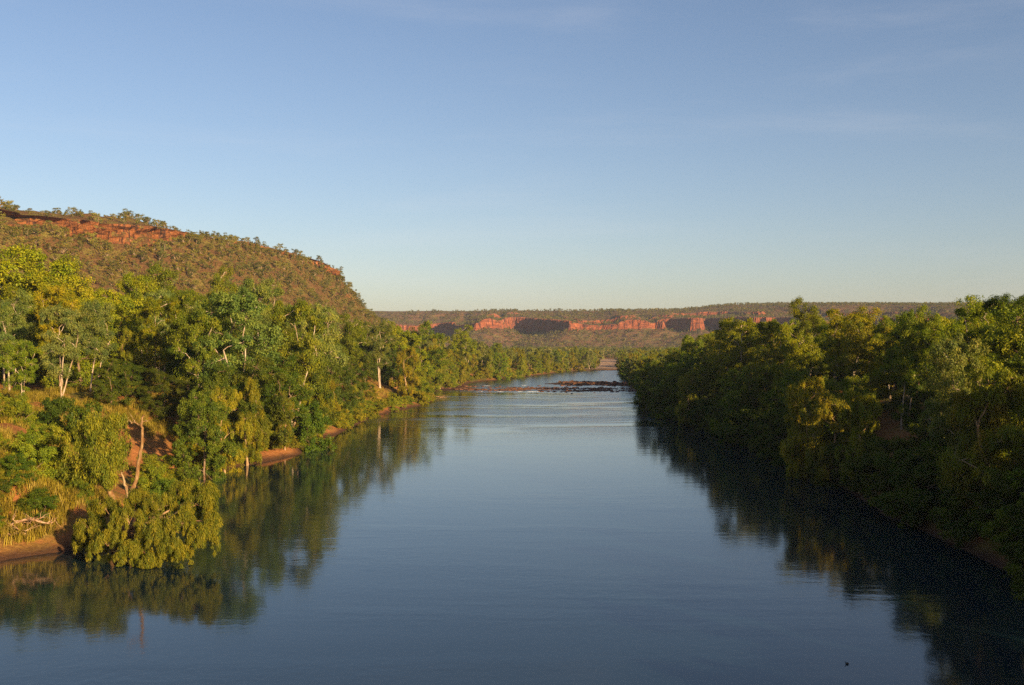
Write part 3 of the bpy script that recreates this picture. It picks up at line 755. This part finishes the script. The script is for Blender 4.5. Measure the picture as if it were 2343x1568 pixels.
def leaning_tree():
    rng = np.random.default_rng(12)
    root = bpy.data.objects.new('weeping_tree', None); C.objects.link(root)
    base = W(267, 1168, 84); base[2] = gz(base[0], base[1]); root.location = base
    root['label'] = 'pale drooping tree on a thick orange trunk leaning left beside the dead trunk'; root['category'] = 'tree'
    tb = Buf(); B = lambda px, py, D: W(px, py, D)-base
    top = B(232, 1070, 85)
    limb(tb, [np.array([0, 0, -.8]), B(258, 1140, 84.3), B(240, 1108, 84.6), top], .26, .16, 8, 12, .02, 1)
    spots = [(232, 1035, 85, 1.3), (205, 1060, 85, 1.2), (265, 1050, 85, 1.0), (210, 1010, 86, 1.4), (250, 1000, 86, 1.4), (225, 972, 87, 1.2), (262, 965, 87, .9), (180, 1040, 86, 1.1), (185, 990, 87, 1.1), (195, 1085, 85, .9), (275, 1025, 85.5, .8), (155, 1075, 86, .9), (236, 1078, 83.8, .8), (224, 1062, 84, .9), (248, 1092, 83.8, .6), (216, 1090, 84.5, .8)]
    cen, rad = [], []
    for i, (px, py, D, R) in enumerate(spots):
        p = B(px, py, D); limb(tb, [top, (top+p)/2+np.array([0, 0, .3]), p], .11, .03, 5, 8, .05, i)
        m = 13; cc = p+rot_norm(rng.normal(size=(m, 3)))*R*rng.uniform(.3, 1., (m, 1))
        for c in cc[:6]: limb(tb, [p, (p+c)/2, c], .02, .01, 3, 4, .03, i)
        cen.append(cc); rad.append(rng.uniform(.35, .6, m))
    cen = np.concatenate(cen); rad = np.concatenate(rad)
    V, Fq, col = leaves_np(rng, cen, rad, rot_norm(cen), 170, .26, .06, .8, .8, (.8, .8, 1.4), .35)
    obj('trunk', tb.mesh('leaning_trunk', [BARK], True), root).color = (.30, .185, .085, 1)
    obj('crown', mesh_np('leaning_crown', V, Fq, [LEAF], False, col), root).color = (.215, .215, .02, 1)

def dead_tree():
    root = bpy.data.objects.new('dead_tree', None); C.objects.link(root)
    base = W(294, 1160, 84); base[2] = gz(base[0], base[1]); root.location = base
    root['label'] = 'tall bare dead trunk with a snapped top and bleached side branch'; root['category'] = 'tree'
    B = lambda px, py, D=84: W(px, py, D)-base
    a = Buf(); limb(a, [np.array([0, 0, -.8]), B(301, 1130), B(312, 1095), B(320, 1040), B(326, 1000), B(325, 965), B(329, 950)], .2, .06, 9, 34, .035, 4)
    limb(a, [B(326, 972), B(317, 972), B(309, 965), B(300, 968)], .09, .035, 6, 10, .03, 5)
    obj('trunk', a.mesh('dead_trunk', [BARK], True), root).color = (.30, .19, .09, 1)
    for j, pts in enumerate([[B(292, 1150), B(290, 1120), B(285, 1100), B(279, 1080)], [B(325, 968), B(333, 962), B(338, 965)], [B(302, 968), B(296, 962), B(292, 964)], [B(308, 966), B(304, 955), B(298, 950)], [B(315, 1060), B(321, 1048), B(323, 1044)]]):
        b = Buf(); limb(b, pts, (.15, .05, .04, .03, .06)[j], (.06, .02, .01, .01, .03)[j], 6, 12, .04, 7+j)
        if j == 2: limb(b, [B(297, 965), B(293, 955), B(290, 958)], .02, .008, 4, 6, .03, 3)
        obj('branch', b.mesh('dead_branch', [BARK], True), root).color = (.32, .22, .12, 1)

def driftwood(px, py, D, spread, n, seed, label):
    rng = np.random.default_rng(seed)
    base = W(px, py, D); base[2] = gz(base[0], base[1]); b = Buf()
    P = limb(b, [np.array([0, 0, .1]), np.array([spread*.5, -.3, .45]), np.array([spread, -.6, .25])], .11, .05, 6, 10, .05, seed)
    for i in range(n):
        q = P[rng.integers(1, len(P))]; d = rng.normal(size=3)*np.array([1, .5, .35])*spread*.35; d[2] = abs(d[2])*.7
        Q = limb(b, [q, q+d*.5+rng.normal(size=3)*.1, q+d], .045, .012, 4, 7, .04, seed+i)
        for _ in range(2):
            e = rng.normal(size=3)*.5; limb(b, [Q[4], Q[4]+e*.6, Q[4]+e], .02, .007, 3, 4, .03, i)
    o = obj('fallen_branch', b.mesh('fallen_branch', [BARK], True)); o.location = base
    o['label'] = label; o['category'] = 'fallen branch'; o.color = (.55, .36, .22, 1)

def trunk_only(px, py, D, pts, label, r=.16):
    b = Buf(); base = W(px, py, D)
    limb(b, [W(a, c, D)-base for a, c in pts], r, r*.4, 7, 14, .03, 3)
    base2 = base
    o = obj('bare_trunk', b.mesh('bare_trunk', [BARK], True)); o.location = base2
    o['label'] = label; o['category'] = 'trunk'; o.color = (.55, .3, .16, 1)
big_overhang(); leaning_tree(); dead_tree()
driftwood(20, 1228, 76.5, 3.2, 9, 21, 'pale fallen branch lying across the shaded bank at the left edge')
driftwood(80, 1240, 76, -2.2, 8, 22, 'forked fallen branch pointing down to the water beside the drooping olive tree')
driftwood(330, 1128, 90, 2.5, 6, 23, 'bleached fallen branch at the foot of the bare dead trunk')
driftwood(388, 1098, 99, 1.8, 9, 24, 'tangle of orange roots in the low bank under the orange slip')
driftwood(965, 885, 300, 6, 9, 25, 'grey driftwood snag lying on the brown river spit')

# ------------------------------------------------------------------ grass on the banks
def grass(name, n, boxes, hmin, hmax, wdt, col, label, seed):
    rng = np.random.default_rng(seed); X_, Y_ = [], []
    for (x0, x1, y0, y1, f) in boxes:
        m = int(n*f); a = rng.uniform(x0, x1, m*2); b = rng.uniform(y0, y1, m*2)
        keep = fbm(a*.22, b*.22, seed=seed) > -.12
        X_.append(a[keep][:m]); Y_.append(b[keep][:m])
    x = np.concatenate(X_); y = np.concatenate(Y_)
    d = poly_sdist(x, y, RIVER); ok = d > 1.3
    for (cx, cy, rx, ry) in ((-41, 120, 7, 8), (-39, 73, 4, 3), (-50, 89, 4, 3), (-33, 206, 3, 8)):
        ok &= (((x-cx)/rx)**2+((y-cy)/ry)**2) > rng.uniform(.5, 1.1, len(x))
    x, y = x[ok], y[ok]; z = ground_z(x, y)
    per = 14; m = len(x)
    P = np.repeat(np.stack([x, y, z-.05], 1), per, 0)
    P[:, :2] += rng.normal(size=(m*per, 2))*.16
    ang = rng.random(m*per)*6.28; ln = rng.uniform(.25, .85, m*per)
    h = np.repeat(rng.uniform(hmin, hmax, m), per)*rng.uniform(.6, 1.2, m*per)
    out = np.stack([np.cos(ang), np.sin(ang), 0*ang], 1); sd = np.stack([-np.sin(ang), np.cos(ang), 0*ang], 1)*wdt*.5
    up = np.array([0, 0, 1.])
    p1 = P+up*(h*.6)[:, None]+out*(h*ln*.25)[:, None]; p2 = P+up*(h*.85)[:, None]+out*(h*ln*.8)[:, None]
    V = np.stack([P-sd, P+sd, p1+sd*.8, p1-sd*.8, p2], 1).reshape(-1, 3)
    i = np.arange(m*per)[:, None]*5
    Fq = np.concatenate([i+np.array([[0, 1, 2, 3]]), i+np.array([[3, 2, 4, 4]])])
    tri = (i+np.array([[3, 2, 4]]))
    t = np.repeat(rng.uniform(.6, 1.35, m), per*5)[:, None]; dry = np.repeat(rng.random(m)**2, per*5)[:, None]
    Cc = (np.array(col)*(1-dry)+np.array([.36, .25, .055])*dry)*t
    # quads only: make the tip a narrow quad
    V2 = np.stack([P-sd, P+sd, p1+sd*.8, p1-sd*.8, p2+sd*.15, p2-sd*.15], 1).reshape(-1, 3)
    j = np.arange(m*per)[:, None]*6
    Fq = np.concatenate([j+np.array([[0, 1, 2, 3]]), j+np.array([[3, 2, 4, 5]])])
    Cc = np.repeat(Cc.reshape(m*per, 5, 3)[:, :1], 6, 1).reshape(-1, 3)
    obj(name, mesh_np(name, V2, Fq, [LEAF], False, Cc), kind='stuff', label=label)
grass('grass', 14000, [(-62, -34, 66, 92, .45), (-85, -44, 74, 135, .62), (-60, -36, 112, 170, .2), (-50, -30, 165, 260, .18)], .4, 1.15, .045, (.22, .165, .014), 'long yellow-green grass on the left bank', 4)
print('near', time.time()-T0)

# ------------------------------------------------------------------ hill scrub
def scrub_proto(seed, H=4.6, nleaf=560, l=.40, w=.27, wide=.42, low=.14, nl=12):
    rng = np.random.default_rng(seed); b = Buf()
    P = np.array([[0, 0, -.5], [rng.normal()*.15, rng.normal()*.15, H*.3], [rng.normal()*.3, rng.normal()*.3, H*.62]])
    b.tube(P, np.array([.10, .08, .05])*H/4.6, 4)
    cen, rad = [], []
    for i in range(nl):
        a = rng.random()*6.28; r = math.sqrt(rng.random())*wide*H; h = H*(low+(.92-low)*rng.random()**.7)
        c = np.array([math.cos(a)*r, math.sin(a)*r, h]); cen.append(c); rad.append(H*rng.uniform(.10, .19))
        b.tube(np.array([P[1], (P[1]+c)/2+[0, 0, -.1], c]), np.array([.07, .05, .02])*H/4.6, 3)
    tV, tF, tC = b.arrays(); tC = tC*0+np.array([.30, .22, .14])
    V, Fq, col = leaves_np(rng, np.array(cen), np.array(rad), rot_norm(np.array(cen)), nleaf//nl, l, w, .3, .8, (1.15, 1.15, .7), .35)
    V = np.concatenate([tV, V]); Fq2 = np.concatenate([tF, Fq+len(tV)])
    mi = np.concatenate([np.ones(len(tF), int), np.zeros(len(Fq), int)])
    return V, Fq2, col, tC, mi
SP = [scrub_proto(300+i) for i in range(5)]
def scrub_mesh(k, leafc):
    V, Fq, col, tC, mi = SP[k]
    return mesh_np('scrub_tree', V, Fq, [LEAF, BARK], False, np.concatenate([tC, col*np.array(leafc)]), mi)
SCOL = [(.18, .15, .022), (.15, .14, .022), (.21, .19, .035), (.11, .105, .018), (.175, .17, .04)]
SM = [scrub_mesh(k, SCOL[k]) for k in range(5)]
def merged(name, items, protos, mats, label):
    """items: (x,y,z,scale,rz,proto,colour)"""
    Vs, Fs, Cs, Ms, n = [], [], [], [], 0
    for x, y, z, s, rz, k, cc in items:
        V, Fq, col, tC, mi = protos[k]
        c, sn = math.cos(rz), math.sin(rz)
        R = np.array([[c, -sn, 0], [sn, c, 0], [0, 0, 1]])
        Vs.append(V@R.T*s+np.array([x, y, z])); Fs.append(Fq+n); n += len(V)
        Cs.append(np.concatenate([tC, col*np.array(cc)])); Ms.append(mi)
    me = mesh_np(name, np.concatenate(Vs), np.concatenate(Fs), mats, False, np.concatenate(Cs), np.concatenate(Ms))
    return obj(name, me, kind='stuff', label=label)
rng = np.random.default_rng(77)
cand = []
n = 15500
iu = rng.uniform(180, nu-9, n); s = np.concatenate([-60*rng.random(2600)**1.6, rng.uniform(1.5, 7, 700), rng.uniform(1, 104, n-3300)])
cc = np.where(s <= 0, 0., 1.)
P = hill_point(iu, s, cc)
pxs = 1171+P[:, 0]/P[:, 1]*F
keep = (pxs > -40) & (pxs < 960)
den = 1.0+1.5*fbm(P[:, 0]*.045, P[:, 1]*.045, seed=90)-.35*sstep(480, 760, pxs)
den = np.where(s < 0, .5+1.2*fbm(P[:, 0]*.05, P[:, 1]*.05, seed=91), den); keep &= (rng.random(n) < den)
P, s = P[keep], s[keep]
got = []; got_s = []
for p, ss in zip(P, s):
    if all((p[0]-q[0])**2+(p[1]-q[1])**2 > (17 if ss > 6 else 5.5) for q in got): got.append(p); got_s.append(ss)
got = np.array(got)
# individuals: the nearest and those on the skyline
vis = (HZ-(got[:, 2]+3-CAMZ)/got[:, 1]*F) < np.interp(1171+got[:, 0]/got[:, 1]*F, [t[0] for t in LTOP], [t[1] for t in LTOP])+15
order = np.argsort(got[:, 1]+np.where(vis, 0, 5000))
HL = [(0, 'on the hillside under the red cliff band'), (380, 'on the middle of the rusty hillside'), (620, 'on the bare steep nose of the hill')]
items = []
for r, i in enumerate(order):
    x, y, z = got[i]; k = int(rng.integers(5)); h = .5+.95*rng.random()**1.4 if got_s[i] > 1 else .35+.85*rng.random()**1.5; rz = rng.random()*6.28
    if r < 290 and vis[i]:
        o = obj('scrub_tree', SM[k]); o.location = (x, y, z-.2); o.scale = (h*rng.uniform(.9, 1.2),)*2+(h,); o.rotation_euler = (0, 0, rz)
        o.color = (1, 1, 1, 1)
        px = 1171+x/y*F; where = [w for a, w in HL if px >= a or a == 0][-1]
        tone = ['brownish', 'olive', 'pale green', 'dark', 'grey-green'][k]
        o['label'] = f'small {tone} scrub tree {where}'; o['category'] = 'tree'; o['group'] = f'small {tone} scrub trees {where}'
    else:
        items.append((x, y, z-.2, h, rz, k, SCOL[k]))
print("SCR", n, len(P), len(got), vis.sum(), len(items))
merged('hill_scrub', items, SP, [LEAF, BARK], 'olive scrub scattered over the rusty hill')
# low tufts between the trees
TP = [scrub_proto(350+i, 1.5, 60, .45, .3, .4, .1, 5) for i in range(3)]
n = 8500
iu = rng.uniform(90, nu-6, n); s = rng.uniform(2, 106, n); P = hill_point(iu, s, np.ones(n))
items = [(p[0], p[1], p[2]-.15, rng.uniform(.5, 1.3), rng.random()*6, int(rng.integers(3)), [(.17, .13, .03), (.12, .11, .025), (.2, .15, .045)][int(rng.integers(3))]) for p in P if -60 < 1171+p[0]/p[1]*F < 980]
merged('hill_undergrowth', items, TP, [LEAF, BARK], 'dry tussocks and low shrubs on the rusty hill')
print('hill', len(got), time.time()-T0)

# ------------------------------------------------------------------ plateau scrub
FP = [scrub_proto(400+i, 4.2, 26, 1.4, 1.0, .34, .3, 4) for i in range(4)]
FCOL = [(.14, .12, .030), (.10, .095, .026), (.165, .14, .042)]
n = 17000
x = rng.uniform(-540, 960, n); y = rng.uniform(1140, 1900, n)
yc = np.interp(x, CL[:, 0], CL[:, 1])
z = plateau_z(x, y); ze = plateau_z(x, y+4)-z
px = 1171+x/y*F
ok = (px > 780) & (px < 2400) & (z > 6) & (np.abs(ze) < 4.5) & (rng.random(n) < np.where(y < yc, 1., .8))
x, y, z = x[ok], y[ok], z[ok]
items = [(a, b, c-.4, rng.uniform(.6, 1.25), rng.random()*6, int(rng.integers(4)), FCOL[int(rng.integers(3))]) for a, b, c in zip(x, y, z)]
merged('plateau_scrub', items, FP, [LEAF, BARK], 'distant scrub over the plateau and its slopes')
print('plateau', len(items), time.time()-T0)
# far valley woods between the bend and the plateau
WP = [scrub_proto(420+i, 11, 150, 1.5, .9, .36, .1, 9) for i in range(4)]
n = 9000
x = rng.uniform(-420, 900, n); y = 660+rng.random(n)**.8*640
px = 1171+x/y*F; d = poly_sdist(x, y, RIVER)
ok = (px > 850) & (px < 2420) & (d > 12) & ~((px > 1372) & (px < 1412) & (y < 900)) & (plateau_z(x, y) < 30) & (rng.random(n) < .55)
x, y = x[ok], y[ok]; z = np.maximum(ground_z(x, y), np.where(y > 1130, plateau_z(x, y), 0))
items = [(a, b, c-.5, rng.uniform(.65, 1.12)*(1 if b < 900 else .8), rng.random()*6, int(rng.integers(4)), [(.13, .125, .02), (.09, .10, .022), (.15, .145, .035)][int(rng.integers(3))]) for a, b, c in zip(x, y, z)]
merged('far_woods', items, WP, [LEAF, BARK], 'far woods on the valley floor below the plateau')
print('valley', len(items), time.time()-T0)

# ------------------------------------------------------------------ shoal rocks and foam
def rocks(name, n, pts, w, rmin, rmax, label, seed):
    rng = np.random.default_rng(seed); pts = np.array(pts, float)
    seg = rng.integers(0, len(pts)-1, n); t = rng.random(n)[:, None]
    p = pts[seg]*(1-t)+pts[seg+1]*t; p = p+rng.normal(size=(n, 2))*np.array(w)
    ok = vnoise(p[:, 0]*.13, p[:, 1]*.16, seed=seed+3)+.4*vnoise(p[:, 0]*.5, p[:, 1]*.4, seed=seed+4) > (-.12 if seed == 1 else -.4); p = p[ok]
    z = ground_z(p[:, 0], p[:, 1]); z = np.maximum(z, -.06)
    b = Buf()
    for (x, y), zz in zip(p, z):
        r = rmin+(rmax-rmin)*rng.random()**3
        u = np.linspace(0, math.pi, 4); 
        V = []
        for a in u:
            for q in range(6):
                an = q*math.pi/3+a
                V.append((math.sin(a)*math.cos(an)+.001*math.cos(an), math.sin(a)*math.sin(an), math.cos(a)))
        V = np.array(V)*rng.uniform(.75, 1.2, (24, 1))*r*np.array([1.3, 1.1, .6])
        Fq = [(i*6+j, i*6+(j+1) % 6, (i+1)*6+(j+1) % 6, (i+1)*6+j) for i in range(3) for j in range(6)]
        b.add(V+np.array([x, y, zz]), Fq, np.ones(3)*rng.uniform(.5, 1.4))
    o = obj(name, b.mesh(name, [STONE], False)); o['kind'] = 'stuff'; o['label'] = label
rocks('river_gravel', 3800, [(-20, 364), (0, 354), (22, 353), (46, 353)], (3.5, 9), .14, .6, 'reddish rocks of the long shoal crossing the river', 1)
rocks('shoal_gravel', 2300, BAR2, (4, 11), .15, .85, 'dark rocks of the shorter shoal by the right bank', 2)
rng = np.random.default_rng(8); b = Buf()
for i in range(16):
    x = rng.uniform(-14, 46); y = 336.5+rng.normal()*.6+ (0 if rng.random() < .7 else rng.uniform(4, 52)); w_ = rng.uniform(.4, 1.5); k = 8
    a = np.arange(k)*2*math.pi/k
    rim = np.stack([x+np.cos(a)*w_*rng.uniform(.7, 1.2, k), y+np.sin(a)*.35*rng.uniform(.6, 1.3, k), np.full(k, .012)], 1)
    top = rim.copy(); top[:, :2] = (top[:, :2]-[x, y])*.6+[x, y]; top[:, 2] = .07
    V = np.concatenate([rim, top, [[x, y, .09]]])
    Fq = [(j, (j+1) % k, k+(j+1) % k, k+j) for j in range(k)]+[(k+j, k+j+1, k+(j+2) % k, 2*k) for j in range(0, k, 2)]
    b.add(V, Fq)
o = obj('river_foam', b.mesh('river_foam', [FOAM])); o['kind'] = 'stuff'; o['label'] = 'white riffles along the shoal'

# floating water bird near the lower right
def bird():
    D = 15*F/(1519-HZ); x = (1937-1171)/F*D
    root = bpy.data.objects.new('duck', None); C.objects.link(root); root.location = (x, D, 0); root.scale = (.5, .5, .5)
    root['label'] = 'tiny dark water bird floating on the open water'; root['category'] = 'bird'
    b = Buf(); t = np.linspace(0, 1, 9)
    b.tube(np.stack([-.17+.36*t, 0*t, .05+.03*np.sin(t*3)], 1), .085*np.sin(np.clip(t*.92+.06, 0, 1)*math.pi)+.004, 8)
    b.tube(np.array([[-.12, 0, .07], [-.16, 0, .14], [-.17, 0, .19]]), [.035, .025, .03], 6)
    b.tube(np.array([[-.14, 0, .205], [-.17, 0, .21], [-.21, 0, .205], [-.235, 0, .2]]), [.02, .036, .028, .006], 6)
    m = plain_noise_material('dark_feathers', (.015, .013, .012), (.04, .035, .03), 12)
    o = obj('body', b.mesh('duck_body', [m], True), root)
bird()

# ------------------------------------------------------------------ air
hm = bpy.data.materials.new('haze_air'); hm.use_nodes = True; nt = hm.node_tree
for nn in list(nt.nodes): nt.nodes.remove(nn)
out = nt.nodes.new('ShaderNodeOutputMaterial'); pv = nt.nodes.new('ShaderNodeVolumePrincipled')
pv.inputs['Color'].default_value = (.62, .72, .95, 1); pv.inputs['Density'].default_value = HAZE; pv.inputs['Anisotropy'].default_value = .0
nt.links.new(pv.outputs[0], out.inputs['Volume'])
a, b_, c, d_, e, f = -7500, 8500, -900, 9500, -6, 125
V = [(a, c, e), (b_, c, e), (b_, d_, e), (a, d_, e), (a, c, f), (b_, c, f), (b_, d_, f), (a, d_, f)]
Fq = [(3, 2, 1, 0), (4, 5, 6, 7), (0, 1, 5, 4), (1, 2, 6, 5), (2, 3, 7, 6), (3, 0, 4, 7)]
if HAZE > 0:
    o = obj('haze', mesh_np('haze', V, Fq, [hm])); o['kind'] = 'stuff'; o['label'] = 'thin blue air haze'

# ------------------------------------------------------------------ sky, sun, camera
sc = bpy.context.scene
w = bpy.data.worlds.new('World'); sc.world = w; w.use_nodes = True; nt = w.node_tree
bg = nt.nodes['Background']; sky = nt.nodes.new('ShaderNodeTexSky'); sky.sky_type = 'NISHITA'; sky.sun_disc = False
sky.sun_elevation = math.radians(SUN_EL); sky.sun_rotation = math.radians(SUN_AZ)
sky.altitude = 100; sky.air_density = 1.0; sky.dust_density = 1.0; sky.ozone_density = 1.9
# faint high cirrus streaks
tc = nt.nodes.new('ShaderNodeTexCoord'); mp = nt.nodes.new('ShaderNodeMapping'); mp.inputs['Rotation'].default_value = (0, math.radians(-9), 0)
mp.inputs['Scale'].default_value = (1.2, 1.2, 9); L(nt, tc.outputs['Generated'], mp.inputs[0])
cn = noise(nt, mp.outputs[0], 1.6, 6, .6, .4)
cf = maprange(nt, cn, .48, .78, 0, .12)
hs = N(nt, 'ShaderNodeHueSaturation'); hs.inputs['Saturation'].default_value = 1.0; L(nt, sky.outputs[0], hs.inputs['Color'])
cl = mixc(nt, cf, mixc(nt, 1.0, hs.outputs[0], (1.04, .97, 1.03), 'MULTIPLY'), (6.5, 6.2, 6.2))
L(nt, cl, bg.inputs[0]); bg.inputs[1].default_value = .061
sun = bpy.data.lights.new('sun', 'SUN'); sun.energy = 5.0; sun.angle = math.radians(.53); sun.color = (1, .74, .40)
so = bpy.data.objects.new('sun', sun); C.objects.link(so)
az, el = math.radians(SUN_AZ), math.radians(SUN_EL)
so.rotation_euler = Vector((math.sin(az)*math.cos(el), math.cos(az)*math.cos(el), math.sin(el))).to_track_quat('Z', 'Y').to_euler()
cam = bpy.data.cameras.new('camera'); co = bpy.data.objects.new('camera', cam); C.objects.link(co); sc.camera = co
cam.sensor_width = 36; cam.lens = 36*F/2342; cam.clip_end = 20000; cam.clip_start = .5
co.location = (0, 0, CAMZ); co.rotation_euler = (math.radians(90)+math.atan((HZ-784)/F), 0, 0)
sc.view_settings.view_transform = 'Standard'; sc.view_settings.look = 'None'; sc.view_settings.exposure = 1.15; sc.view_settings.gamma = 1
cy = sc.cycles
cy.max_bounces = 5; cy.diffuse_bounces = 2; cy.glossy_bounces = 3; cy.transmission_bounces = 2; cy.volume_bounces = 0; cy.transparent_max_bounces = 4
cy.volume_step_rate = 10; cy.use_denoising = False
try: cy.denoiser = 'OPENIMAGEDENOISE'
except Exception: pass
print('done', len(bpy.data.objects), time.time()-T0)
